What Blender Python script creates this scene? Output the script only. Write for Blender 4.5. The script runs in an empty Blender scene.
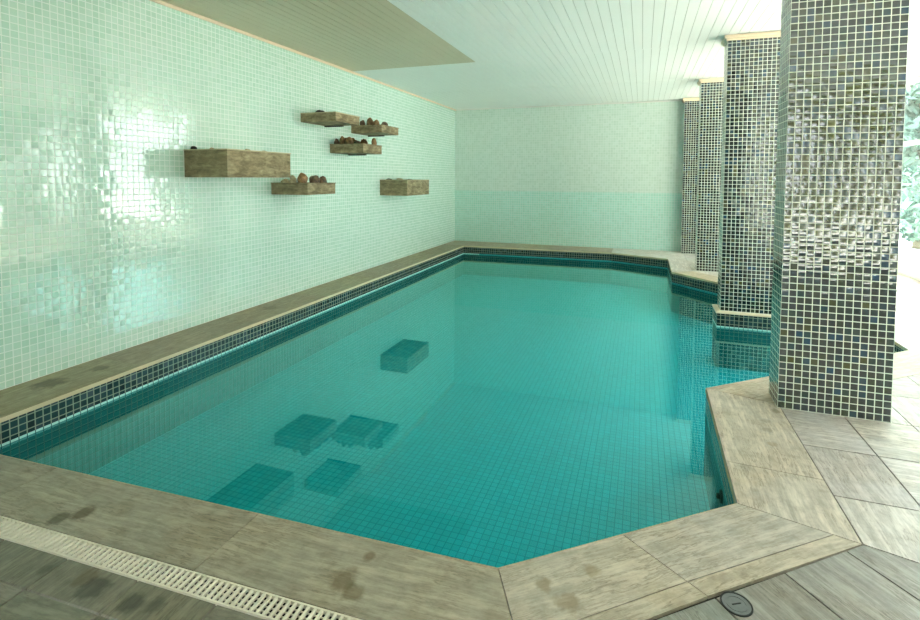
import bpy, bmesh, math, random
from mathutils import Vector, Matrix, noise
R = random.Random(7)
D = bpy.data
C = bpy.context.scene.collection
PI = math.pi

# ------------------------------------------------------------------ helpers
def prop(o, label=None, cat=None, group=None, kind=None):
    if label: o['label'] = label
    if cat: o['category'] = cat
    if group: o['group'] = group
    if kind: o['kind'] = kind
    return o

def link(name, me, mat=None, parent=None):
    o = D.objects.new(name, me)
    C.objects.link(o)
    if mat is not None:
        for m in (mat if isinstance(mat, (list, tuple)) else [mat]):
            me.materials.append(m)
    if parent: o.parent = parent
    return o

def empty(name, loc, label, cat, group=None, rz=0):
    o = D.objects.new(name, None); C.objects.link(o)
    o.empty_display_size = .1
    o.location = loc; o.rotation_euler = (0, 0, rz)
    return prop(o, label, cat, group)

def bm_obj(name, bm, mat, parent=None, smooth=False, bevel=0):
    bmesh.ops.recalc_face_normals(bm, faces=bm.faces)
    if bevel:
        es = [e for e in bm.edges if len(e.link_faces) == 2 and e.calc_face_angle(0) > .6]
        bmesh.ops.bevel(bm, geom=es, offset=bevel, segments=2, affect='EDGES', profile=.6)
    me = D.meshes.new(name)
    bm.to_mesh(me); bm.free()
    if smooth:
        for p in me.polygons: p.use_smooth = True
    return link(name, me, mat, parent)

def box(bm, x0, x1, y0, y1, z0, z1, mi=0):
    v = [bm.verts.new((x, y, z)) for z in (z0, z1) for y in (y0, y1) for x in (x0, x1)]
    for q in ((0, 2, 3, 1), (4, 5, 7, 6), (0, 1, 5, 4), (2, 6, 7, 3), (0, 4, 6, 2), (1, 3, 7, 5)):
        f = bm.faces.new([v[i] for i in q]); f.material_index = mi
    return v

def prism(bm, pts, z0, z1, mi=0):
    a = [bm.verts.new((p[0], p[1], z0)) for p in pts]
    b = [bm.verts.new((p[0], p[1], z1)) for p in pts]
    n = len(pts); fs = [bm.faces.new(b), bm.faces.new(a[::-1])]
    for i in range(n):
        fs.append(bm.faces.new((a[i], a[(i+1) % n], b[(i+1) % n], b[i])))
    for f in fs: f.material_index = mi
    return fs

def quad(bm, a, b, c, d):
    return bm.faces.new([bm.verts.new(p) for p in (a, b, c, d)])

# ------------------------------------------------------------------ node helpers
class NT:
    def __init__(s, name):
        s.m = D.materials.new(name); s.m.use_nodes = True
        s.t = s.m.node_tree; s.t.nodes.clear()
        s.out = s.t.nodes.new('ShaderNodeOutputMaterial')
    def n(s, typ, **kw):
        nd = s.t.nodes.new(typ)
        for k, v in kw.items(): setattr(nd, k, v)
        return nd
    def put(s, sock, v):
        if isinstance(v, bpy.types.NodeSocket): s.t.links.new(v, sock)
        else:
            if sock.type == 'RGBA' and isinstance(v, (tuple, list)) and len(v) == 3: v = (*v, 1)
            sock.default_value = v
    def math(s, op, a, b=0.0, clamp=False):
        nd = s.n('ShaderNodeMath', operation=op, use_clamp=clamp)
        s.put(nd.inputs[0], a); s.put(nd.inputs[1], b)
        return nd.outputs[0]
    def vm(s, op, a, b=(0, 0, 0), sc=None):
        nd = s.n('ShaderNodeVectorMath', operation=op)
        s.put(nd.inputs[0], a); s.put(nd.inputs[1], b)
        if sc is not None: s.put(nd.inputs['Scale'], sc)
        return nd.outputs['Value'] if op in ('DOT_PRODUCT', 'LENGTH', 'DISTANCE') else nd.outputs[0]
    def comb(s, x, y, z=0.0):
        nd = s.n('ShaderNodeCombineXYZ')
        for i, v in enumerate((x, y, z)): s.put(nd.inputs[i], v)
        return nd.outputs[0]
    def sep(s, v):
        nd = s.n('ShaderNodeSeparateXYZ'); s.put(nd.inputs[0], v)
        return nd.outputs
    def mix(s, f, a, b, blend='MIX'):
        nd = s.n('ShaderNodeMix', data_type='RGBA', blend_type=blend)
        s.put(nd.inputs[0], f); s.put(nd.inputs[6], a); s.put(nd.inputs[7], b)
        return nd.outputs[2]
    def noise(s, vec, scale, detail=3, rough=.55, dist=0):
        nd = s.n('ShaderNodeTexNoise'); s.put(nd.inputs['Vector'], vec)
        nd.inputs['Scale'].default_value = scale; nd.inputs['Detail'].default_value = detail
        nd.inputs['Roughness'].default_value = rough; nd.inputs['Distortion'].default_value = dist
        return nd.outputs[0]
    def ramp(s, f, stops):
        nd = s.n('ShaderNodeValToRGB'); s.put(nd.inputs[0], f)
        els = nd.color_ramp.elements
        while len(els) < len(stops): els.new(.5)
        for e, (p, c) in zip(els, stops):
            e.position = p; e.color = (*c, 1) if len(c) == 3 else c
        return nd.outputs[0]
    def step(s, v, lo, hi):
        nd = s.n('ShaderNodeMapRange', clamp=True); s.put(nd.inputs[0], v)
        nd.inputs[1].default_value = lo; nd.inputs[2].default_value = hi
        return nd.outputs[0]
    def two_sided(s, fr, ior):
        bf = s.n('ShaderNodeNewGeometry').outputs['Backfacing']
        s.put(fr.inputs['IOR'], s.math('ADD', s.math('MULTIPLY', bf, 1/ior-ior), ior))
    def bsdf(s, col, rough=.5, spec=.5, normal=None, **kw):
        b = s.n('ShaderNodeBsdfPrincipled')
        s.put(b.inputs['Base Color'], col); s.put(b.inputs['Roughness'], rough)
        s.put(b.inputs['Specular IOR Level'], spec)
        for k, v in kw.items(): s.put(b.inputs[k.replace('_', ' ')], v)
        if normal is not None: s.put(b.inputs['Normal'], normal)
        s.t.links.new(b.outputs[0], s.out.inputs[0])
        return b
    def bump(s, h, strength=.2, dist=.01):
        nd = s.n('ShaderNodeBump'); s.put(nd.inputs['Height'], h)
        nd.inputs['Strength'].default_value = strength; nd.inputs['Distance'].default_value = dist
        return nd.outputs[0]

def srgb(r, g, b):
    f = lambda c: (c/255/12.92) if c/255 <= .04045 else ((c/255+.055)/1.055)**2.4
    return (f(r), f(g), f(b))

def tile_mat(name, pitch, stops, grout, gw=.1, rough=.12, spec=.5, tilt=.03, pillow=.0, grough=.6, zsplit=None, pale_row=None, vary=None, ior=1.5):
    """small square mosaic tile on any plane, with a random tone and a slightly random lie for each tile"""
    s = NT(name)
    tc = s.n('ShaderNodeTexCoord'); geo = s.n('ShaderNodeNewGeometry')
    P = tc.outputs['Object']; N = geo.outputs['True Normal']
    nx, ny, nz = s.sep(N)
    flat = s.math('GREATER_THAN', s.math('ABSOLUTE', nz), .7)
    T = s.vm('NORMALIZE', s.vm('CROSS_PRODUCT', (0, 0, 1), N))
    mixv = s.n('ShaderNodeMix', data_type='VECTOR')
    s.put(mixv.inputs[0], flat); s.put(mixv.inputs[4], T); s.put(mixv.inputs[5], (1., 0., 0.)); T = mixv.outputs[1]
    mixb = s.n('ShaderNodeMix', data_type='VECTOR')
    s.put(mixb.inputs[0], flat); s.put(mixb.inputs[4], (0., 0., 1.)); s.put(mixb.inputs[5], (0., 1., 0.)); B = mixb.outputs[1]
    u = s.math('DIVIDE', s.vm('DOT_PRODUCT', P, T), pitch)
    v = s.math('DIVIDE', s.vm('DOT_PRODUCT', P, B), pitch)
    fu, fv = s.math('FRACT', u), s.math('FRACT', v)
    cu, cv = s.math('FLOOR', u), s.math('FLOOR', v)
    wn = s.n('ShaderNodeTexWhiteNoise', noise_dimensions='3D')
    s.put(wn.inputs['Vector'], s.comb(cu, cv, s.math('MULTIPLY', nx, 3.)))
    edge = lambda f: s.step(s.math('SUBTRACT', .5, s.math('ABSOLUTE', s.math('SUBTRACT', f, .5))), gw*.5-.02, gw*.5+.03)
    mask = s.math('MULTIPLY', edge(fu), edge(fv))
    col = s.ramp(wn.outputs['Value'], stops)
    if vary:
        col = s.mix(s.step(s.noise(P, vary[0], 2), .35, .7), col, vary[1], 'MULTIPLY')
    if zsplit:
        col = s.mix(s.math('LESS_THAN', s.sep(P)[2], zsplit[0]), col, zsplit[1], 'MULTIPLY')
    if pale_row:   # (z0, z1, colour): the row of pale tiles at the water line
        z = s.sep(P)[2]
        inb = s.math('MULTIPLY', s.math('MULTIPLY', s.math('GREATER_THAN', z, pale_row[0]), s.math('LESS_THAN', z, pale_row[1])), s.math('LESS_THAN', s.sep(P)[0], .8))
        col = s.mix(inb, col, pale_row[2])
    if pale_row:
        inr = s.math('MULTIPLY', s.math('MULTIPLY', s.math('GREATER_THAN', z, pale_row[0]-.012), s.math('LESS_THAN', z, -.150)), s.math('GREATER_THAN', s.sep(P)[0], .8))
        col = s.mix(inr, col, srgb(70, 172, 176))
    col = s.mix(mask, grout, col)
    rc = s.vm('SUBTRACT', wn.outputs['Color'], (.5, .5, .5))
    ru, rv, _ = s.sep(rc)
    a = s.math('ADD', s.math('MULTIPLY', ru, tilt), s.math('MULTIPLY', s.math('SUBTRACT', fu, .5), pillow))
    b = s.math('ADD', s.math('MULTIPLY', rv, tilt), s.math('MULTIPLY', s.math('SUBTRACT', fv, .5), pillow))
    nn = s.vm('NORMALIZE', s.vm('ADD', geo.outputs['Normal'], s.vm('ADD', s.vm('SCALE', T, sc=a), s.vm('SCALE', B, sc=b))))
    rg = s.math('ADD', s.math('MULTIPLY', mask, rough-grough), grough)
    s.bsdf(col, rg, s.math('MULTIPLY', mask, spec), nn, IOR=ior)
    return s.m

def stone_mat(name, gain=1.0, rough=.42, stains=()):
    """streaky quartzite slabs: tone of each slab from its colour attribute, streaks along its own length"""
    s = NT(name)
    at = s.n('ShaderNodeAttribute', attribute_name='slab')
    uv = s.n('ShaderNodeUVMap', uv_map='UVMap').outputs[0]
    geo = s.n('ShaderNodeNewGeometry'); P = geo.outputs['Position']
    U, V, _ = s.sep(uv)
    wob = s.noise(uv, 2.2, 3)
    sv = s.comb(s.math('MULTIPLY', U, 2.4), s.math('ADD', s.math('MULTIPLY', V, 22.), s.math('MULTIPLY', wob, 1.1)))
    streak = s.noise(sv, 1.3, 5, .62)
    fine = s.noise(s.comb(s.math('MULTIPLY', U, 12.), s.math('MULTIPLY', V, 75.)), 1., 4, .7)
    blotch = s.noise(P, 3.1, 5, .6, .6)
    col = s.mix(s.step(streak, .33, .68), srgb(172, 168, 160), srgb(222, 216, 208))
    col = s.mix(s.math('MULTIPLY', s.step(blotch, .42, .72), .5), col, srgb(200, 182, 156))
    pale = s.noise(P, 13., 5, .7)
    col = s.mix(s.math('MULTIPLY', s.step(pale, .52, .7), .35), col, srgb(232, 226, 216))
    col = s.mix(s.math('MULTIPLY', s.step(pale, .5, .3), .4), col, srgb(128, 120, 106))
    dirt = s.math('MULTIPLY', s.step(s.noise(P, 7.3, 5, .65), .60, .74), s.step(s.noise(P, 1.7, 2), .48, .62))
    col = s.mix(s.math('MULTIPLY', dirt, .7), col, srgb(84, 78, 62))
    vein = s.math('SUBTRACT', 1., s.step(s.math('ABSOLUTE', s.math('SUBTRACT', streak, .5)), .0, .022))
    col = s.mix(s.math('MULTIPLY', vein, s.math('MULTIPLY', s.step(blotch, .38, .58), .6)), col, srgb(92, 82, 66))
    col = s.mix(s.math('MULTIPLY', s.step(fine, .45, .75), .4), col, srgb(110, 104, 92))
    for (x, y, r, c, k) in stains:
        d = s.vm('DISTANCE', P, (x, y, 0))
        d = s.math('ADD', d, s.math('MULTIPLY', s.math('SUBTRACT', s.noise(P, 22, 3), .5), r*1.3))
        col = s.mix(s.math('MULTIPLY', s.math('SUBTRACT', 1., s.step(d, r*.55, r)), k), col, c)
    col = s.mix(1.0, col, at.outputs['Color'], 'MULTIPLY')
    rr = s.math('ADD', rough-.1, s.math('MULTIPLY', fine, .22))
    s.bsdf(col, rr, .45, s.bump(s.math('ADD', s.math('MULTIPLY', fine, .5), streak), .22, .006))
    return s.m

def plain(name, col, rough=.5, spec=.4, var=.12, scale=6., metallic=0., bump=0.):
    s = NT(name)
    P = s.n('ShaderNodeTexCoord').outputs['Object']
    nz = s.noise(P, scale, 5, .6)
    c = s.mix(nz, tuple(x*(1-var) for x in col), tuple(min(1, x*(1+var)) for x in col))
    s.bsdf(c, rough, spec, s.bump(nz, bump, .01) if bump else None, Metallic=metallic)
    return s.m

# ------------------------------------------------------------------ materials
M = {}
M['wall_left'] = tile_mat('mint_mosaic', .048, [(0, srgb(186, 220, 204)), (.5, srgb(194, 226, 210)), (1, srgb(204, 230, 218))],
                          srgb(232, 242, 236), .11, .07, .6, .03, .03, ior=1.6)
M['wall_far'] = tile_mat('mint_mosaic_two_tone', .048, [(0, srgb(208, 226, 214)), (.5, srgb(214, 231, 220)), (1, srgb(220, 235, 226))],
                         srgb(226, 236, 230), .12, .2, .5, .03, .02, zsplit=(1.12, (.76, 1.0, .98)))
M['column'] = tile_mat('black_green_mosaic', .57/14, [(0, srgb(6, 24, 30)), (.4, srgb(10, 44, 50)), (.68, srgb(44, 56, 20)), (.86, srgb(8, 56, 84)), (1, srgb(66, 66, 22))],
                       srgb(220, 224, 212), .11, .06, .5, .06, .08, ior=1.75)
M['band'] = tile_mat('dark_band_mosaic', .0433, [(0, srgb(10, 30, 34)), (.5, srgb(18, 48, 52)), (.8, srgb(30, 60, 66)), (1, srgb(60, 76, 84))],
                     srgb(150, 160, 140), .12, .22, .35, .03, .03)
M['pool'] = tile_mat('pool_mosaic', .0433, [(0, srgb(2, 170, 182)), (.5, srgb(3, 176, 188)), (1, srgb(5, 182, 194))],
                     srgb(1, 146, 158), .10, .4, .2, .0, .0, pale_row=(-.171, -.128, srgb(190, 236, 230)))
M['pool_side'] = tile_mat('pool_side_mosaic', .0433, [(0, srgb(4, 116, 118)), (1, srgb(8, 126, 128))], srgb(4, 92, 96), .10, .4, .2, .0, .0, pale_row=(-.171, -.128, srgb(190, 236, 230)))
M['coping_warm'] = stone_mat('coping_stone', 1, .42, stains=[
    (1.76, -9.02, .05, srgb(96, 78, 44), .75), (1.70, -9.075, .045, srgb(84, 74, 46), .7), (2.97, -8.955, .06, srgb(110, 92, 52), .6),
    (3.03, -8.99, .045, srgb(110, 96, 58), .6), (3.0, -8.83, .03, srgb(112, 92, 56), .6), (3.63, -8.74, .035, srgb(130, 110, 66), .55),
    (3.78, -8.62, .035, srgb(138, 118, 72), .5), (3.72, -8.78, .05, srgb(130, 108, 60), .5),
    (4.61, -7.26, .035, srgb(120, 112, 98), .45), (4.63, -7.14, .03, srgb(110, 104, 92), .45), (4.60, -7.42, .03, srgb(140, 116, 80), .5),
    (4.71, -6.98, .035, srgb(100, 92, 66), .6), (.18, -8.2, .11, srgb(84, 74, 40), .7), (.22, -7.9, .07, srgb(80, 70, 40), .6),
    (.2, -6.1, .09, srgb(96, 84, 52), .5)])
M['deck'] = stone_mat('deck_stone', 1, .36, stains=[(2.12, -9.245, .05, srgb(140, 108, 60), .5), (2.19, -9.27, .06, srgb(70, 66, 54), .6), (2.37, -9.27, .05, srgb(66, 62, 52), .6), (2.45, -9.25, .035, srgb(74, 66, 48), .5), (1.95, -9.27, .03, srgb(80, 76, 62), .4), (5.15, -7.15, .06, srgb(110, 106, 96), .4)])
M['joint'] = plain('dark_joint', srgb(58, 54, 46), .9, .1)
M['white_slat'] = plain('white_ceiling_slat', srgb(244, 246, 242), .38, .4, .02, 1.5)
M['brown_slat'] = plain('beige_ceiling_slat', srgb(206, 194, 166), .34, .45, .07, 1.2)
M['seam'] = plain('ceiling_groove', srgb(196, 196, 190), .8, .1)
M['tan'] = plain('tan_moulding', srgb(232, 214, 188), .45, .4, .08)
M['edge'] = plain('matt_cream_edge', srgb(214, 200, 168), .95, .0, .08)
M['plaster'] = plain('white_plaster', srgb(232, 232, 226), .8, .2, .03)
M['back'] = plain('brown_back_wall', srgb(92, 80, 64), .8, .2)
M['grate'] = plain('cream_plastic', srgb(232, 224, 204), .45, .4, .05, 12)
M['dark'] = plain('dark_channel', srgb(30, 28, 24), .8, .2)
M['steel'] = plain('dull_steel', srgb(118, 122, 122), .5, .5, .25, 60, .3)
M['steel_dark'] = plain('dark_steel_ring', srgb(48, 48, 46), .5, .5, .2, 30, .5)
M['frame'] = plain('pale_window_frame', srgb(206, 226, 216), .4, .4, .03)
M['rubber'] = plain('black_nozzle', srgb(14, 18, 18), .5, .3)
M['ground'] = plain('pale_paving', srgb(226, 222, 210), .9, .1, .12, .8)
M['bark'] = plain('bark', srgb(92, 78, 60), .9, .1, .3, 9, 0, .5)

s = NT('box_stone')
P = s.n('ShaderNodeTexCoord').outputs['Object']
st = s.noise(s.vm('MULTIPLY', P, (3, 3, 9)), 3., 5, .65, .5)
fn = s.noise(P, 38., 4, .7)
c = s.ramp(st, [(.28, srgb(98, 86, 62)), (.5, srgb(146, 132, 102)), (.72, srgb(188, 174, 140))])
c = s.mix(s.math('MULTIPLY', s.step(fn, .5, .75), .35), c, srgb(104, 94, 70))
s.bsdf(c, .75, .25, s.bump(fn, .35, .006)); M['box'] = s.m
M['box_rim'] = plain('pale_rim_stone', srgb(196, 186, 154), .7, .25, .2, 25)

def stone_item(name, a, b):
    s = NT(name); P = s.n('ShaderNodeTexCoord').outputs['Object']
    n1 = s.noise(P, 26, 4, .6, .8)
    s.bsdf(s.mix(s.step(n1, .35, .68), a, b), .55, .35, s.bump(n1, .3, .006)); return s.m
M['peb_brown'] = stone_item('brown_pebble', srgb(104, 78, 48), srgb(168, 136, 94))
M['peb_dark'] = stone_item('dark_pebble', srgb(62, 50, 38), srgb(122, 100, 76))
M['peb_pale'] = stone_item('pale_pebble', srgb(168, 152, 116), srgb(224, 210, 176))
M['peb_black'] = stone_item('black_pebble', srgb(16, 20, 16), srgb(44, 46, 38))

s = NT('pool_water')   # clear water: what is seen through it takes its tint, what is mirrored follows the angle
lw = s.n('ShaderNodeLayerWeight'); lw.inputs['Blend'].default_value = .5
wv = s.noise(s.n('ShaderNodeNewGeometry').outputs['Position'], 1.6, 2, .5)
bp = s.bump(wv, .02, .004)
s.put(lw.inputs['Normal'], bp); refl = s.math('ADD', s.math('MULTIPLY', s.math('POWER', lw.outputs['Facing'], 2.8), .97), .0)
tr = s.n('ShaderNodeBsdfTransparent'); s.put(tr.inputs[0], (.60, .93, .93, 1))
gl = s.n('ShaderNodeBsdfGlossy'); s.put(gl.inputs['Color'], (.46, 1, .98, 1)); gl.inputs['Roughness'].default_value = .0; s.put(gl.inputs['Normal'], bp)
mx = s.n('ShaderNodeMixShader'); s.put(mx.inputs[0], refl)
s.t.links.new(tr.outputs[0], mx.inputs[1]); s.t.links.new(gl.outputs[0], mx.inputs[2]); s.t.links.new(mx.outputs[0], s.out.inputs[0])
M['water'] = s.m

s = NT('window_glass')
fr = s.n('ShaderNodeFresnel'); s.two_sided(fr, 1.45)
tr = s.n('ShaderNodeBsdfTransparent'); s.put(tr.inputs[0], (.97, .98, .98, 1))
gl = s.n('ShaderNodeBsdfGlossy'); gl.inputs['Roughness'].default_value = .02
mx = s.n('ShaderNodeMixShader'); s.put(mx.inputs[0], fr.outputs[0])
s.t.links.new(tr.outputs[0], mx.inputs[1]); s.t.links.new(gl.outputs[0], mx.inputs[2]); s.t.links.new(mx.outputs[0], s.out.inputs[0])
M['glass'] = s.m

def leaf_mat(name, a, b):
    s = NT(name)
    at = s.n('ShaderNodeAttribute', attribute_name='tone')
    col = s.mix(at.outputs['Fac'], a, b)
    s.bsdf(col, .5, .4)
    return s.m
M['leaf1'] = leaf_mat('bright_leaf', srgb(48, 76, 66), srgb(128, 158, 140))
M['leaf2'] = leaf_mat('olive_leaf', srgb(86, 92, 46), srgb(176, 172, 110))

# ------------------------------------------------------------------ room numbers
H = 2.896
WL = 0.0
XR = 7.6          # glazed right side
YB = -12.6        # behind the camera
POOL = [(.45, -8.885), (3.462, -8.721), (4.337, -8.024), (4.353, -6.758), (6.02, -5.36), (6.02, -4.10),
        (4.37, -2.339), (4.37, -1.05), (3.40, -.62), (.47, -.72)]
ZW, ZF = -.170, -.60

# ------------------------------------------------------------------ walls
bm = bmesh.new(); box(bm, -.2, 0, YB-.1, .2, -.1, H+.05)
prop(bm_obj('wall_left', bm, M['wall_left']), 'long left wall clad in small mint green mosaic tiles', kind='structure')
bm = bmesh.new(); box(bm, 0, XR+.2, 0, .2, -.1, H+.05)
prop(bm_obj('wall_far', bm, M['wall_far']), 'far end wall of pale mint mosaic, greener in its lower half', kind='structure')
bm = bmesh.new(); box(bm, XR-.02, XR+.16, -7.5, 0, -.1, .30); box(bm, XR-.02, XR+.16, YB, -7.5, -.1, H)  # full-height near part is unseen, made solid to dim the near end
prop(bm_obj('wall_right', bm, M['plaster']), 'low white sill wall under the windows on the right, plus an unseen solid end', kind='structure')
bm = bmesh.new(); box(bm, 5.05, XR+.16, YB-.16, YB, -.1, .12); box(bm, -.2, 5.05, YB-.16, YB, -.1, H)  # unseen; closed and kept dark brown to cut light from behind the camera
prop(bm_obj('wall_back', bm, M['back']), kind='structure')

# ------------------------------------------------------------------ ceiling of slats running away from the camera
def slats(bm, x0, x1, y0, y1, z, pitch, gap=.0055):
    n = max(1, round((x1-x0)/pitch)); w = (x1-x0)/n
    for i in range(n):
        a, b = x0+i*w+gap/2, x0+(i+1)*w-gap/2
        box(bm, a, b, y0+.004, y1-.004, z, z+.012)
YS1, YS2 = -4.17, -2.15
bm = bmesh.new(); box(bm, -.05, XR+.3, YB-.3, .05, H+.008, H+.12)
cl = prop(bm_obj('ceiling', bm, M['seam']), 'flat ceiling of narrow slats', kind='structure')
bm = bmesh.new()
slats(bm, 1.85, XR+.2, YB-.2, YS1, H, .093)
slats(bm, 0, XR+.2, YS1, YS2, H+.002, .093)
slats(bm, 0, XR+.2, YS2, 0, H, .093)
o = bm_obj('ceiling_slats', bm, M['white_slat'], cl)
bm = bmesh.new(); slats(bm, 0, 1.85, YB-.2, YS1, H, .093)
o = prop(bm_obj('beige_slats', bm, M['brown_slat'], cl), 'beige ceiling slats')
bm = bmesh.new(); box(bm, 0, .022, YB, 0, H-.03, H)
prop(bm_obj('trim_1', bm, M['tan'], bevel=.006), 'thin tan moulding along top of left wall', kind='structure')
bm = bmesh.new(); box(bm, .022, 4.73, -.02, 0, H-.025, H)
prop(bm_obj('trim_2', bm, M['plaster'], bevel=.006), 'thin white moulding along top of far wall', kind='structure')

# ------------------------------------------------------------------ floor: slabs with open joints over a dark bed
def clip(poly, a, b):
    """keep the part of poly left of the line a->b"""
    out = []
    sd = lambda p: (b[0]-a[0])*(p[1]-a[1])-(b[1]-a[1])*(p[0]-a[0])
    for i in range(len(poly)):
        p, q = poly[i], poly[(i+1) % len(poly)]
        sp, sq = sd(p), sd(q)
        if sp >= 0: out.append(p)
        if sp*sq < 0:
            t = sp/(sp-sq); out.append((p[0]+(q[0]-p[0])*t, p[1]+(q[1]-p[1])*t))
    return out
def inset(poly, d):
    r = poly[:]
    n = len(poly)
    for i in range(n):
        a, b = poly[i], poly[(i+1) % n]
        dx, dy = b[0]-a[0], b[1]-a[1]; L = math.hypot(dx, dy)
        if L < 1e-6: continue
        ox, oy = -dy/L*d, dx/L*d
        r = clip(r, (a[0]+ox, a[1]+oy), (b[0]+ox, b[1]+oy))
        if len(r) < 3: return []
    return r
def area(p): return .5*sum(p[i][0]*p[(i+1) % len(p)][1]-p[(i+1) % len(p)][0]*p[i][1] for i in range(len(p)))

class Slabs:
    def __init__(s): s.bm = bmesh.new(); s.uv = s.bm.loops.layers.uv.new('UVMap'); s.cl = s.bm.loops.layers.float_color.new('slab')
    def add(s, poly, tone, ang=0., z0=-.03, z1=0., gap=.004):
        if area(poly) < 0: poly = poly[::-1]
        poly = inset(poly, gap/2)
        if len(poly) < 3 or area(poly) < 1e-4: return
        ox, oy = R.uniform(0, 40), R.uniform(0, 40); c_, s_ = math.cos(ang), math.sin(ang)
        for f in prism(s.bm, poly, z0, z1):
            for l in f.loops:
                x, y, z = l.vert.co
                l[s.uv].uv = (x*c_+y*s_+ox, -x*s_+y*c_+oy+z)
                l[s.cl] = (*tone, 1)
    def obj(s, name, mat, parent=None): return bm_obj(name, s.bm, mat, parent)

def jitter(base, k=.1):
    g = 1+R.uniform(-k, k)
    return tuple(max(0, c*g*(1+R.uniform(-.03, .03))) for c in base)

NEAR = (.40, .395, .33); COOL = (.98, .985, 1.0); PALE_GLARE = (1.12, 1.10, 1.08)  # palest tone has the window glare at far right painted in
# grate line (slightly askew to the room, like the near pool edge)
gl_y = lambda x: -9.143+.046*(x-1.45)
GW = .082
# --- coping ring
cp = Slabs()
# left
ys = [-8.885, -7.75, -6.6, -5.45, -4.3, -3.1, -1.9, -.72]
for i in range(len(ys)-1):
    xa = .45+.02*(ys[i]+8.885)/8.165; xb = .45+.02*(ys[i+1]+8.885)/8.165
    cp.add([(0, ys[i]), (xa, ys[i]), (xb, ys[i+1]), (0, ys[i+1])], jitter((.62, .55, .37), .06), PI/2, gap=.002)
# far
xs = [0, 1.1, 2.2, 3.4]
for i in range(3):
    f = lambda x: -.72 + .10*max(0, x-.47)/2.93
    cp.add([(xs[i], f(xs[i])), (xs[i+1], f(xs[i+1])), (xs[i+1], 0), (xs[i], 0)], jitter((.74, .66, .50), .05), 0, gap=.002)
cp.add([(3.40, -.62), (4.37, -1.05), (4.67, -1.05), (4.67, 0), (3.40, 0)], PALE_GLARE, .2, gap=.002)
cp.add([(4.37, -2.339), (4.67, -2.162), (4.67, -1.05), (4.37, -1.05)], PALE_GLARE, PI/2, gap=.002)
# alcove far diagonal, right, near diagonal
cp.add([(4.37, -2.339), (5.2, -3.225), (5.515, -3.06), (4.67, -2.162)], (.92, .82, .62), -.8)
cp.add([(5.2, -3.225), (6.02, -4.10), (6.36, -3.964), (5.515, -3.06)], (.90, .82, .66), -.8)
cp.add([(6.02, -5.36), (6.36, -5.518), (6.36, -3.964), (6.02, -4.10)], PALE_GLARE, PI/2)
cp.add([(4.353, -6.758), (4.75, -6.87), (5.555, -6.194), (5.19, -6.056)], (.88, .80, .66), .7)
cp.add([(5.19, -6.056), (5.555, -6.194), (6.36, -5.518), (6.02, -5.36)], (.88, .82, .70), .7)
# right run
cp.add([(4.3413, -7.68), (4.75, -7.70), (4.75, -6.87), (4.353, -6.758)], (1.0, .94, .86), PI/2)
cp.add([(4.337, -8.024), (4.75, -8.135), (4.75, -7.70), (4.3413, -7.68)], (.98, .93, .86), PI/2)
# near chamfer: broad slabs and a narrow outer strip
B_, C_ = Vector((3.462, -8.721)), Vector((4.337, -8.024)); dv = (C_-B_).normalized(); nv = Vector((dv.y, -dv.x))
def CH(u, w): p = B_+dv*u+nv*w; return (p.x, p.y)
Bo = (3.632, gl_y(3.632)); Co = (4.75, -8.135)
mB = lambda w: (B_.x+(Bo[0]-B_.x)*w/.34, B_.y+(Bo[1]-B_.y)*w/.34)
mC = lambda w: (C_.x+(Co[0]-C_.x)*w/.34, C_.y+(Co[1]-C_.y)*w/.34)
ca = math.atan2(dv.y, dv.x)
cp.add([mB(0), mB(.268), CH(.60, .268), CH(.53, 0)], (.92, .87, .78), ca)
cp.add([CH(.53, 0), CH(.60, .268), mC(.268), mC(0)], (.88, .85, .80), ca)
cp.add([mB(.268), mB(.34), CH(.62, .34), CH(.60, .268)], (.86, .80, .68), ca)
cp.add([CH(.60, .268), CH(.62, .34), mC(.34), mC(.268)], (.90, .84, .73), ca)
# near run
ne = lambda x: -8.885+(x-.45)*(.164/3.012)
xs = [-.0, 1.30, 2.445, 3.462]
na = math.atan(.05)
for i in range(3):
    x0, x1 = xs[i], xs[i+1]
    x0o = x0; x1o = Bo[0] if i == 2 else x1
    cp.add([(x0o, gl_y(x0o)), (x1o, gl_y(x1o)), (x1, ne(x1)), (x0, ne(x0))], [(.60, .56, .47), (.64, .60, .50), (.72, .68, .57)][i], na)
o = cp.obj('trim_3', M['coping_warm'])
prop(o, 'worn stone coping slabs around the pool edge', kind='structure')
# cream bullnose line under the coping edge on the left and far sides
bm = bmesh.new()
def strip_wall(bm, pts, z0, z1, inn):
    """vertical strip along pool points, pushed inn towards the water"""
    for a, b in zip(pts[:-1], pts[1:]):
        dx, dy = b[0]-a[0], b[1]-a[1]; L = math.hypot(dx, dy); ox, oy = -dy/L*inn, dx/L*inn
        quad(bm, (a[0]+ox, a[1]+oy, z0), (b[0]+ox, b[1]+oy, z0), (b[0]+ox, b[1]+oy, z1), (a[0]+ox, a[1]+oy, z1))

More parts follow.
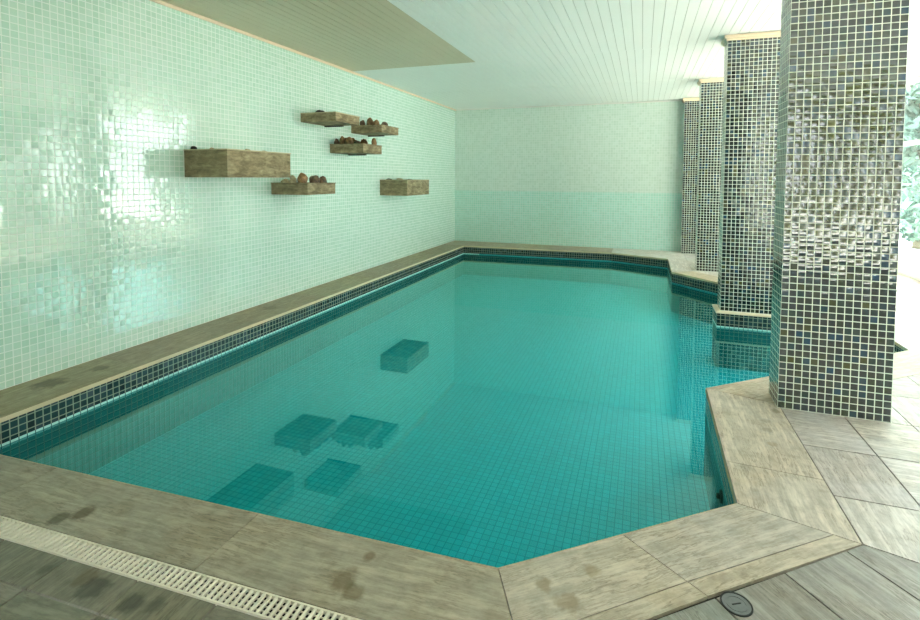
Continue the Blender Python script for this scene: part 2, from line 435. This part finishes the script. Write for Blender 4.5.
# --- deck slabs
dk = Slabs()
def field(region, org, ang, du, dvv, base, first=None, gap=.007, span=14, k=.12):
    if area(region) < 0: region = region[::-1]
    c_, s_ = math.cos(ang), math.sin(ang)
    n = int(span/du)+1; m = int(span/dvv)+1
    for i in range(-n, n):
        for j in range(-m, m):
            sh = 0
            q = [(i*du, j*dvv), ((i+1)*du, j*dvv), ((i+1)*du, (j+1)*dvv), (i*du, (j+1)*dvv)]
            q = [(org[0]+x*c_-y*s_, org[1]+x*s_+y*c_) for x, y in q]
            mx_ = max(p[0] for p in q); mn = min(p[0] for p in q); my = max(p[1] for p in q); mny = min(p[1] for p in q)
            if mx_ < min(p[0] for p in region) or mn > max(p[0] for p in region) or my < min(p[1] for p in region) or mny > max(p[1] for p in region): continue
            for a in range(len(region)):
                q = clip(q, region[a], region[(a+1) % len(region)])
                if len(q) < 3: break
            if len(q) < 3: continue
            dk.add(q, jitter(base, k), ang+(PI/2 if R.random() < .5 else 0), gap=gap)
g2 = lambda x: gl_y(x)-GW-.006
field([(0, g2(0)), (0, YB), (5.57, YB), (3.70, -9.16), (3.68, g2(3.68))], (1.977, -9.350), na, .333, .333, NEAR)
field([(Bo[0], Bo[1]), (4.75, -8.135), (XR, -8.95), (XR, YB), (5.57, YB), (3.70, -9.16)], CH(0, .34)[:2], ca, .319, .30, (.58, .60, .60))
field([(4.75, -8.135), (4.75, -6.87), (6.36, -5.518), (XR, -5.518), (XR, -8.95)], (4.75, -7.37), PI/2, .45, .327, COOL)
field([(6.36, -5.518), (XR, -5.518), (XR, -3.964), (6.36, -3.964)], (6.36, -5.518), 0, .42, .4, PALE_GLARE)
field([(4.67, -2.162), (6.36, -3.964), (XR, -3.964), (XR, 0), (4.67, 0)], (4.67, 0), 0, .42, .4, PALE_GLARE)
fl = dk.obj('floor', M['deck'])
prop(fl, 'pool deck of grey and beige quartzite slabs', kind='structure')
# mortar bed under slabs (ring around the pool)
bm = bmesh.new()
outer = [(-.05, YB-.1), (XR+.1, YB-.1), (XR+.1, .05), (-.05, .05)]
def bed(pts): prism(bm, pts, -.06, -.012)
bed([(-.05, YB-.1), (XR, YB-.1), (XR, -9.36), (-.05, -9.36)])
bed([(-.02, -9.0), (3.45, -8.84), (3.45, -8.74), (.43, -8.90), (-.02, -8.92)])
bed([(-.02, -9.4), (.43, -8.9), (.43, 0), (-.02, 0)])
bed([(.43, -.70), (3.40, -.60), (3.4, 0), (.43, 0)])
bed([(3.4, -.60), (4.38, -1.03), (4.38, 0), (3.4, 0)])
bed([(4.38, -2.33), (4.9, -2.87), (4.9, 0), (4.38, 0)])
bed([(4.9, -2.87), (6.03, -4.09), (6.03, 0), (4.9, 0)])
bed([(6.03, YB), (XR, YB), (XR, 0), (6.03, 0)])
bed([(4.36, -9.4), (6.03, -9.4), (6.03, -5.37), (4.36, -6.77)])
bed([(3.47, -8.74), (3.66, -9.08), (3.66, -9.4), (4.36, -9.4), (4.36, -8.02)])
o = prop(bm_obj('floor_bed', bm, M['joint'], fl), 'dark joints between slabs')

# ------------------------------------------------------------------ pool basin and water
n = len(POOL)
bm = bmesh.new()
pts = POOL+[POOL[0]]
strip_wall(bm, pts, -.155, -.026, 0)
bd = None
def keep_normals(name, bm, mat, parent=None):
    me = D.meshes.new(name); bm.to_mesh(me); bm.free()
    return link(name, me, mat, parent)
basin_bm = bmesh.new()
strip_wall(basin_bm, pts, ZF-.02, -.155, .0)
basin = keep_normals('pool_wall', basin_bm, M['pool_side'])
prop(basin, 'turquoise tiled pool walls below the water line', kind='structure')
bd = keep_normals('dark_tile_band', bm, M['band'], basin)
prop(bd, 'three rows of dark mosaic above the water line')
bm = bmesh.new()
strip_wall(bm, pts, -.028, -.001, .003)
lp = keep_normals('coping_edge', bm, M['edge'], basin); prop(lp, 'cream edge of the coping')
bm = bmesh.new(); bm.faces.new([bm.verts.new((x, y, ZF)) for x, y in POOL])
bmesh.ops.triangulate(bm, faces=bm.faces[:])
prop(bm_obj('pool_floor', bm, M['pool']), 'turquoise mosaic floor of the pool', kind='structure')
bm = bmesh.new(); bm.faces.new([bm.verts.new((x, y, ZW)) for x, y in POOL])
bmesh.ops.triangulate(bm, faces=bm.faces[:])
w = bm_obj('pool_water', bm, M['water'])
prop(w, 'still turquoise water mirroring wall boxes and columns', 'water', kind='stuff')
if w.data.polygons[0].normal.z < 0: w.data.flip_normals()

# inlet nozzle on the near right pool wall
t = empty('inlet_nozzle', (4.337, -7.60, -.232), 'small round black inlet fitting in right pool wall near the front corner', 'nozzle')
bm = bmesh.new()
bmesh.ops.create_cone(bm, cap_ends=True, segments=24, radius1=.034, radius2=.030, depth=.012, matrix=Matrix.Rotation(-PI/2, 4, 'Y'))
bm_obj('flange', bm, M['rubber'], t)
bm = bmesh.new()
bmesh.ops.create_cone(bm, cap_ends=True, segments=20, radius1=.016, radius2=.013, depth=.02, matrix=Matrix.Translation((-.012, 0, 0)) @ Matrix.Rotation(-PI/2, 4, 'Y'))
bm_obj('eyeball_jet', bm, M['steel_dark'], t)

# ------------------------------------------------------------------ columns
CW, CD = .57, .224
def column(x, y, label, plinth=False):
    t = empty('mosaic_column', (x, y, 0), label, 'column', 'mosaic columns in a row along the right of the pool')
    bm = bmesh.new(); box(bm, 0, CW, 0, CD, -.002, H-.055)
    bm_obj('shaft', bm, M['column'], t)
    bm = bmesh.new()     # moulding around the head: stepped ring
    for o_, z0, z1 in ((.018, H-.062, H-.04), (.034, H-.04, H-.006)):
        box(bm, -o_, CW+o_, -o_, CD+o_, z0, z1)
    bm_obj('head_moulding', bm, M['tan'], t, bevel=.006)
    if plinth:
        bm = bmesh.new(); box(bm, -.035, CW+.035, -.045, CD+.045, ZF, -.155)
        bm_obj('plinth', bm, M['pool_side'], t)
        bm = bmesh.new(); box(bm, -.035, CW+.035, -.045, CD+.045, -.155, -.022)
        bm_obj('plinth_tile_band', bm, M['band'], t)
        bm = bmesh.new(); box(bm, -.045, CW+.045, -.055, CD+.055, -.022, -.002)
        bm_obj('plinth_cap', bm, M['tan'], t, bevel=.004)
    return t
column(4.733, -6.92, 'nearest mosaic column, standing on deck at front right with bright glints')
column(4.733, -4.52, 'second mosaic column from front, rising from a plinth in the water', True)
column(4.725, -2.09, 'third mosaic column from front, on deck corner behind the stepped alcove')
column(4.635, -.235, 'farthest mosaic column, palest one, standing against the far wall')

# ------------------------------------------------------------------ wall boxes
def wall_box(y0, y1, p, z0, z1, label, rim=True, shadow_line=False):
    t = empty('stone_wall_box', (0, y0, z0), label, 'wall box', 'stone boxes fixed to the left wall')
    L, h_ = y1-y0, z1-z0
    bm = bmesh.new()
    wl = .022
    # open-topped tray
    o = [(0, 0), (p, 0), (p, L), (0, L)]; i_ = [(wl, wl), (p-wl, wl), (p-wl, L-wl), (wl, L-wl)]
    zt, zi = h_-.010, h_-.028
    vo0 = [bm.verts.new((*q, 0)) for q in o]; vo1 = [bm.verts.new((*q, zt)) for q in o]
    vi1 = [bm.verts.new((*q, zt)) for q in i_]; vi0 = [bm.verts.new((*q, zi)) for q in i_]
    bm.faces.new(vo0[::-1]); bm.faces.new(vi0)
    for k in range(4):
        j = (k+1) % 4
        bm.faces.new((vo0[k], vo0[j], vo1[j], vo1[k])); bm.faces.new((vo1[k], vo1[j], vi1[j], vi1[k])); bm.faces.new((vi1[k], vi1[j], vi0[j], vi0[k]))
    bm_obj('tray', bm, M['box'], t, bevel=.003)
    bm = bmesh.new(); e = .005
    ro = [(-0, -e), (p+e, -e), (p+e, L+e), (0, L+e)]
    v0 = [bm.verts.new((*q, zt)) for q in ro]; v1 = [bm.verts.new((*q, h_)) for q in ro]
    w0 = [bm.verts.new((*q, zt)) for q in i_]; w1 = [bm.verts.new((*q, h_)) for q in i_]
    for k in range(4):
        j = (k+1) % 4
        for q in ((v0[k], v0[j], v1[j], v1[k]), (v1[k], v1[j], w1[j], w1[k]), (w0[j], w0[k], w1[k], w1[j]), (v0[j], v0[k], w0[k], w0[j])): bm.faces.new(q)
    bm_obj('rim', bm, M['box_rim'] if rim else M['box'], t)
    if shadow_line:  # dark bar stands in for the shadow line under the far edge
        bm = bmesh.new(); box(bm, 0, p*.55, L-.05, L-.02, -.014, -.0005)
        bm_obj('underside_shadow', bm, M['steel_dark'], t)
    return t
BX = {1: (-6.955, -6.122, .497, 1.391, 1.643), 2: (-5.306, -4.778, .495, 2.062, 2.172), 3: (-4.191, -3.686, .489, 2.024, 2.132),
      4: (-4.709, -4.221, .505, 1.717, 1.837), 5: (-5.832, -5.31, .486, 1.202, 1.333), 6: (-3.371, -2.533, .481, 1.113, 1.363)}
wall_box(*BX[1], 'largest deep stone box, nearest on left wall, long and almost empty on top')
wall_box(*BX[2], 'topmost shallow stone tray on left wall, with one small dark stone', True, True)
wall_box(*BX[3], 'upper shallow stone tray on the right behind the topmost, holding a few brown stones', False, True)
wall_box(*BX[4], 'middle shallow stone tray holding a pile of shell-like stones', False, True)
wall_box(*BX[5], 'lowest shallow stone tray with brown pebbles, under the largest box end', False)
wall_box(*BX[6], 'deep square stone box farthest along left wall, alone to the right')

def pebble_mesh(seed, sx, sy, sz, rough=.22):
    bm = bmesh.new(); bmesh.ops.create_icosphere(bm, subdivisions=3, radius=1)
    o = Vector((seed*3.1, seed*1.7, seed*.9))
    for v in bm.verts:
        d = 1+rough*noise.noise(v.co*1.3+o)+.09*noise.noise(v.co*3.4+o)
        v.co = Vector((v.co.x*sx*d, v.co.y*sy*d, max(v.co.z, -.75)*sz*d))
    zmin = min(v.co.z for v in bm.verts)
    for v in bm.verts: v.co.z -= zmin
    return bm
def shell_mesh(seed, r):
    """scalloped half shell, ribbed and leaning"""
    bm = bmesh.new(); n_, m_ = 22, 7; rows = []
    for j in range(m_+1):
        t_ = j/m_; row = []
        for i in range(n_+1):
            a = -1.25+2.5*i/n_
            rr = r*t_*(1+.06*math.cos(a*14)*t_)
            row.append(bm.verts.new((rr*math.sin(a), r*.5*math.sin(t_*PI)*.9*math.cos(a*.9), rr*math.cos(a)*.95)))
        rows.append(row)
    for j in range(m_):
        for i in range(n_):
            bm.faces.new((rows[j][i], rows[j][i+1], rows[j+1][i+1], rows[j+1][i]))
    bmesh.ops.remove_doubles(bm, verts=bm.verts, dist=1e-5)
    bmesh.ops.solidify(bm, geom=bm.faces[:], thickness=.006)
    zmin = min(v.co.z for v in bm.verts)
    for v in bm.verts: v.co.z -= zmin
    return bm
cnt = [0]
def pebble(bx, fx, fy, size, mat, label, group, kind='pebble', dz=0., rz=0.):
    y0, y1, p, z0, z1 = BX[bx]; cnt[0] += 1
    bm = shell_mesh(cnt[0], size[2]) if kind == 'seashell' else pebble_mesh(cnt[0], *size)
    o = bm_obj(kind, bm, M[mat], smooth=True)
    o.location = (p*fx, y0+(y1-y0)*fy, z1-.0285+dz); o.rotation_euler = (0, 0, rz)
    return prop(o, label, 'shell' if kind == 'seashell' else 'stone', group)
# largest box: scraps along its rim
g = 'small finds on the largest box'
pebble(1, .12, .06, (.03, .03, .034), 'peb_black', 'small black stone at left back corner of the largest box', g)
pebble(1, .55, .06, (.022, .02, .024), 'peb_pale', 'tiny pale stone on near edge of the largest box', g)
pebble(1, .86, .38, (.025, .03, .024), 'peb_pale', 'tiny pale pebble midway along the largest box', g)
pebble(1, .88, .62, (.02, .06, .021), 'peb_pale', 'flat pale sliver near far end of the largest box', g)
pebble(2, .42, .18, (.06, .05, .036), 'peb_black', 'single dark flat stone on the topmost tray', 'stone on the topmost tray')
g = 'stones on the upper right tray'
pebble(3, .30, .12, (.042, .042, .060), 'peb_dark', 'dark brown stone at left end of upper right tray', g)
pebble(3, .51, .20, (.050, .050, .082), 'peb_brown', 'tallest rounded brown stone on the upper right tray', g)
pebble(3, .74, .16, (.046, .044, .058), 'peb_brown', 'brown stone right of the tallest on upper right tray', g)
pebble(3, .84, .44, (.045, .050, .050), 'peb_dark', 'low dark stone at right end of upper right tray', g)
g = 'shells and stones on the middle tray'
pebble(4, .12, .14, (.036, .036, .056), 'peb_dark', 'dark stone at far left of the middle tray pile', g)
pebble(4, .295, .13, (.038, .04, .075), 'peb_brown', 'brown stone low in the middle tray pile, second from left', g)
pebble(4, .36, .38, (.05, .05, .125), 'peb_brown', 'upright pointed brown shell topping the middle tray pile', g, 'seashell', 0., .3)
pebble(4, .51, .13, (.052, .045, .066), 'peb_brown', 'broad orange brown stone at front of the middle tray pile', g)
pebble(4, .62, .66, (.05, .05, .11), 'peb_brown', 'leaning brown shell at right of the middle tray pile', g, 'seashell', 0., -.5)
pebble(4, .74, .15, (.045, .045, .040), 'peb_dark', 'low dark stone at right foot of the middle tray pile', g)
pebble(4, .90, .76, (.034, .040, .070), 'peb_brown', 'lone brown stone standing at right end of middle tray', g)
g = 'pebbles on the lowest tray'
pebble(5, .28, .14, (.048, .05, .040), 'peb_pale', 'pale low pebble at left of the lowest tray', g)
pebble(5, .50, .13, (.038, .042, .062), 'peb_pale', 'pale upright pebble left of the tall brown one on lowest tray', g)
pebble(5, .73, .17, (.052, .056, .074), 'peb_brown', 'tall brown rounded pebble in middle of lowest tray', g)
pebble(5, .84, .44, (.050, .062, .064), 'peb_dark', 'broad dark brown pebble right of centre on lowest tray', g)
pebble(5, .86, .72, (.042, .052, .058), 'peb_dark', 'rightmost dark pebble on the lowest tray', g)
g = 'flat finds on the far box'
pebble(6, .25, .1, (.05, .05, .026), 'peb_black', 'small black stone at left of the far deep box', g)
pebble(6, .60, .14, (.06, .05, .028), 'peb_pale', 'pale flat stone on the far deep box', g)
pebble(6, .9, .22, (.05, .09, .021), 'peb_black', 'flat black slate at corner of the far deep box', g)

# ------------------------------------------------------------------ drain grate along the near coping
GL = 3.64
t = empty('drain_grate', (0, gl_y(0)-.003, 0), 'long cream slotted drain grate set in floor along the near coping', 'drain grate', rz=math.atan(.046))
bm = bmesh.new()
pit, nrow = .0246, 4
nseg = int(GL/pit); m0 = .006
rw = (GW-2*m0)/nrow
box(bm, 0, nseg*pit, -m0, 0, -.012, .001); box(bm, 0, nseg*pit, -GW, -GW+m0, -.012, .001)
for i in range(nseg+1):
    x = i*pit; box(bm, x-.0050, x+.0050, -GW+m0, -m0, -.010, 0)
for j in range(1, nrow):
    y = -m0-j*rw; box(bm, 0, nseg*pit, y-.0012, y+.0012, -.010, -.005)
bm_obj('slotted_cover', bm, M['grate'], t)
bm = bmesh.new(); box(bm, 0, GL, -GW, 0, -.055, -.050); box(bm, 0, GL, -.002, .0, -.05, -.013); box(bm, 0, GL, -GW, -GW+.002, -.05, -.013)
bm_obj('channel', bm, M['dark'], t)

# round drain cover in the lower right slab
t = empty('floor_drain_cover', (4.243, -8.605, .001), 'round metal drain cover set in a deck slab at bottom right', 'drain cover', rz=.5)
def disc(bm, r0, r1, z0, z1, seg=40):
    rings = [[bm.verts.new((r*math.cos(2*PI*i/seg), r*math.sin(2*PI*i/seg), z)) for i in range(seg)] for r, z in ((r1, z0), (r1, z1), (r0, z1), (r0, z0))]
    for a in range(3):
        for i in range(seg):
            bm.faces.new((rings[a][i], rings[a][(i+1) % seg], rings[a+1][(i+1) % seg], rings[a+1][i]))
bm = bmesh.new(); disc(bm, .0435, .0485, 0, .003); bm_obj('outer_ring', bm, M['steel_dark'], t)
bm = bmesh.new(); disc(bm, .029, .032, 0.0014, .0032); bm_obj('inner_ring', bm, M['steel'], t)
bm = bmesh.new(); bmesh.ops.create_circle(bm, cap_ends=True, segments=40, radius=.0436, matrix=Matrix.Translation((0, 0, .0015))); bm_obj('lid', bm, M['steel'], t)
bm = bmesh.new(); box(bm, -.016, .016, -.0022, .0022, .0016, .0030); bm_obj('grip_bar', bm, M['steel_dark'], t, bevel=.001)

# ------------------------------------------------------------------ windows
def window(name, a, b, label=None):
    """glazed bay from point a to b (plan), sill .30 to ceiling, transom at 1.95"""
    a, b = Vector(a), Vector(b); L = (b-a).length; ang = math.atan2(b.y-a.y, b.x-a.x)
    zb = .12 if abs(b.y-a.y) < .01 else .30
    t = D.objects.new(name, None); C.objects.link(t); t.location = (a.x, a.y, 0); t.rotation_euler = (0, 0, ang); t.empty_display_size = .1
    prop(t, label, kind='structure')
    bm = bmesh.new(); f = .045
    box(bm, 0, f, -.03, .03, zb, H); box(bm, L-f, L, -.03, .03, zb, H)
    box(bm, f, L-f, -.03, .03, zb, zb+f); box(bm, f, L-f, -.03, .03, H-f, H)
    bm_obj('window_frame', bm, M['frame'], t)
    bm = bmesh.new(); box(bm, f, L-f, -.025, .025, 1.91, 1.98)
    bm_obj('transom', bm, M['frame'], t)
    bm = bmesh.new(); quad(bm, (f, 0, zb+f), (L-f, 0, zb+f), (L-f, 0, 1.91), (f, 0, 1.91)); bm_obj('pane', bm, M['glass'], t)
    bm = bmesh.new(); quad(bm, (f, 0, 1.98), (L-f, 0, 1.98), (L-f, 0, H-f), (f, 0, H-f)); bm_obj('pane', bm, M['glass'], t)
wy = [-.05, -2.5, -5.0, -7.5, -10.0, -12.55]
for i in range(3):
    window('window_%d' % (i+1), (XR+.06, wy[i+1]), (XR+.06, wy[i]), 'tall window beyond the columns with garden trees outside' if i == 0 else None)
wx = [5.05, XR]
for i in range(1):
    window('window_%d' % (i+6), (wx[i], YB-.06), (wx[i+1], YB-.06))

# ------------------------------------------------------------------ garden outside
bm = bmesh.new()
prism(bm, [(XR+.16, -40), (40, -40), (40, 40), (XR+.16, 40)], -.3, -.12)
prism(bm, [(-25, -40), (XR+.16, -40), (XR+.16, YB-.16), (-25, YB-.16)], -.3, -.12)
prop(bm_obj('garden_ground', bm, M['ground']), 'pale sunlit paving outside the windows', kind='structure')

def tube(bm, pts, rad, seg=8):
    rings = []
    for i, p in enumerate(pts):
        p = Vector(p); d = (Vector(pts[min(i+1, len(pts)-1)])-Vector(pts[max(i-1, 0)])).normalized()
        x = d.orthogonal().normalized(); y = d.cross(x)
        rings.append([bm.verts.new(p+(x*math.cos(2*PI*k/seg)+y*math.sin(2*PI*k/seg))*rad[i]) for k in range(seg)])
    for a, b in zip(rings[:-1], rings[1:]):
        for k in range(seg): bm.faces.new((a[k], a[(k+1) % seg], b[(k+1) % seg], b[k]))
def tree(x, y, h_, r, nleaf, mat, label, seed, low=.3, big=1.):
    rr = random.Random(seed)
    t = empty('garden_tree', (x, y, -.12), label, 'tree', 'trees in the garden outside')
    bm = bmesh.new()
    tube(bm, [(0, 0, 0), (.08, .03, h_*.25), (.0, .1, h_*.5), (.05, .05, h_*.8)], [.16, .12, .09, .03])
    tips = []
    for k in range(9):
        a = rr.uniform(0, 2*PI); z = h_*rr.uniform(.25, .6); q = rr.uniform(.5, .9)*r
        e = (q*math.cos(a), q*math.sin(a), z+h_*rr.uniform(.08, .3)); tips.append(e)
        tube(bm, [(.03, .05, z), (q*.5*math.cos(a), q*.5*math.sin(a), z+h_*.08), e], [.06, .04, .012], 6)
    bm_obj('trunk', bm, M['bark'], t, smooth=True)
    bm = bmesh.new(); tone = bm.faces.layers.float.new('tone') if False else None
    lay = bm.loops.layers.float_color.new('tone')
    cl_ = [(rr.gauss(0, r*.45), rr.gauss(0, r*.45), h_*rr.uniform(low, .95), rr.uniform(.3, .55)*r) for _ in range(16)]+[(e[0], e[1], e[2], .35*r) for e in tips]
    for _ in range(nleaf):
        c_ = rr.choice(cl_)
        v = Vector((rr.gauss(0, 1), rr.gauss(0, 1), rr.gauss(0, 1))).normalized()*c_[3]*rr.uniform(.6, 1.05)
        p = Vector(c_[:3])+v
        n_ = (v.normalized()+Vector((rr.gauss(0, .5), rr.gauss(0, .5), rr.gauss(0, .5)))).normalized()
        a = n_.orthogonal().normalized(); a.rotate(Matrix.Rotation(rr.uniform(0, 6.28), 3, n_)); b = n_.cross(a)
        L = rr.uniform(.08, .17)*big
        f = bm.faces.new([bm.verts.new(p+q) for q in (a*-L, b*L*.4+a*L*.1, a*L, b*-L*.4+a*L*.1)])
        tn = rr.random()
        for l in f.loops: l[lay] = (tn, tn, tn, 1)
    me = D.meshes.new('foliage'); bm.to_mesh(me); bm.free(); link('foliage', me, mat, t)
    return t
tree(9.75, 3.3, 5.0, 1.25, 7000, M['leaf1'], 'leafy light green tree behind the right window, nearest the glass', 1, .0, 1.2)
tree(12.0, 8.0, 6.5, 2.0, 6000, M['leaf1'], 'taller tree farther outside the right window', 2, .0, 1.8)
tree(8.95, 1.1, 1.9, .55, 3000, M['leaf1'], 'low leafy shrub close outside the right window', 3, .0, .9)
for k, (x, y, h_, r, m) in enumerate([(13.5, -1.5, 6, 2, 'leaf1'), (14.5, -6.5, 6.5, 2.3, 'leaf2'), (13, -11, 6, 2, 'leaf1'),
                                      (17.5, -21, 6.5, 2.2, 'leaf2'), (8.6, -20, 7, 2.7, 'leaf2'), (-.5, -21, 6.5, 2.2, 'leaf2')]):
    tree(x, y, h_, r, 3600, M[m], ['bright tree outside the right windows, level with the far columns', 'olive tree outside the right windows, level with nearest column', 'bright tree outside on the right, beyond the solid wall', 'olive tree behind the viewer, rightmost of three outside the back window', 'olive tree behind the viewer, middle of three outside the back window', 'olive tree behind the viewer, leftmost of three outside the back window'][k], 10+k, .05, 1.7)

# ------------------------------------------------------------------ light
wd = D.worlds.new('sky'); bpy.context.scene.world = wd; wd.use_nodes = True
nt = wd.node_tree; nt.nodes.clear()
ow = nt.nodes.new('ShaderNodeOutputWorld'); bg = nt.nodes.new('ShaderNodeBackground')
tcw = nt.nodes.new('ShaderNodeTexCoord'); sx = nt.nodes.new('ShaderNodeSeparateXYZ'); rp = nt.nodes.new('ShaderNodeValToRGB')
nt.links.new(tcw.outputs['Generated'], sx.inputs[0]); nt.links.new(sx.outputs[2], rp.inputs[0]); nt.links.new(rp.outputs[0], bg.inputs[0]); nt.links.new(bg.outputs[0], ow.inputs[0])
e = rp.color_ramp.elements
e[0].position = 0.; e[0].color = (.92, .97, .93, 1); e[1].position = .7; e[1].color = (.66, .86, 1, 1)
bg.inputs[1].default_value = 5.0
sl = D.lights.new('sun', 'SUN'); sl.energy = 18; sl.angle = .02; sl.color = (1, .96, .86)
so = D.objects.new('sun', sl); C.objects.link(so); so.rotation_euler = (math.radians(-8), math.radians(30), 0)
def portal(loc, rot, sx_, sy_):
    l = D.lights.new('window_portal', 'AREA'); l.shape = 'RECTANGLE'; l.size = sx_; l.size_y = sy_; l.cycles.is_portal = True
    o = D.objects.new('window_portal', l); C.objects.link(o); o.location = loc; o.rotation_euler = rot
portal((XR+.2, -3.75, 1.6), (0, PI/2, 0), 2.6, 7.5)
portal((6.3, YB-.2, 1.55), (PI/2, 0, 0), 2.5, 2.7)

# ------------------------------------------------------------------ camera
yaw, pit, rol, f_, px, py = -.3376, .0461, .0050, 500.22, 466.57, 200.72
cx, cy, ch = 3.9231, -10.3964, 1.40
fw = Vector((math.sin(yaw)*math.cos(pit), math.cos(yaw)*math.cos(pit), -math.sin(pit)))
r_ = Vector((math.cos(yaw), -math.sin(yaw), 0)); u_ = r_.cross(fw)
r2 = r_*math.cos(rol)+u_*math.sin(rol); u2 = -r_*math.sin(rol)+u_*math.cos(rol)
cam = D.cameras.new('camera'); co = D.objects.new('camera', cam); C.objects.link(co)
co.matrix_world = Matrix(((r2.x, u2.x, -fw.x, cx), (r2.y, u2.y, -fw.y, cy), (r2.z, u2.z, -fw.z, ch), (0, 0, 0, 1)))
cam.sensor_width = 36; cam.sensor_fit = 'HORIZONTAL'; cam.lens = f_/920*36
cam.shift_x = (460-px)/920; cam.shift_y = (py-310)/920
cam.clip_start = .02
sc = bpy.context.scene; sc.camera = co
sc.view_settings.view_transform = 'Standard'; sc.view_settings.look = 'None'; sc.view_settings.exposure = 1.25
sc.cycles.max_bounces = 10; sc.cycles.diffuse_bounces = 5; sc.cycles.glossy_bounces = 5; sc.cycles.transparent_max_bounces = 16
sc.cycles.caustics_reflective = False
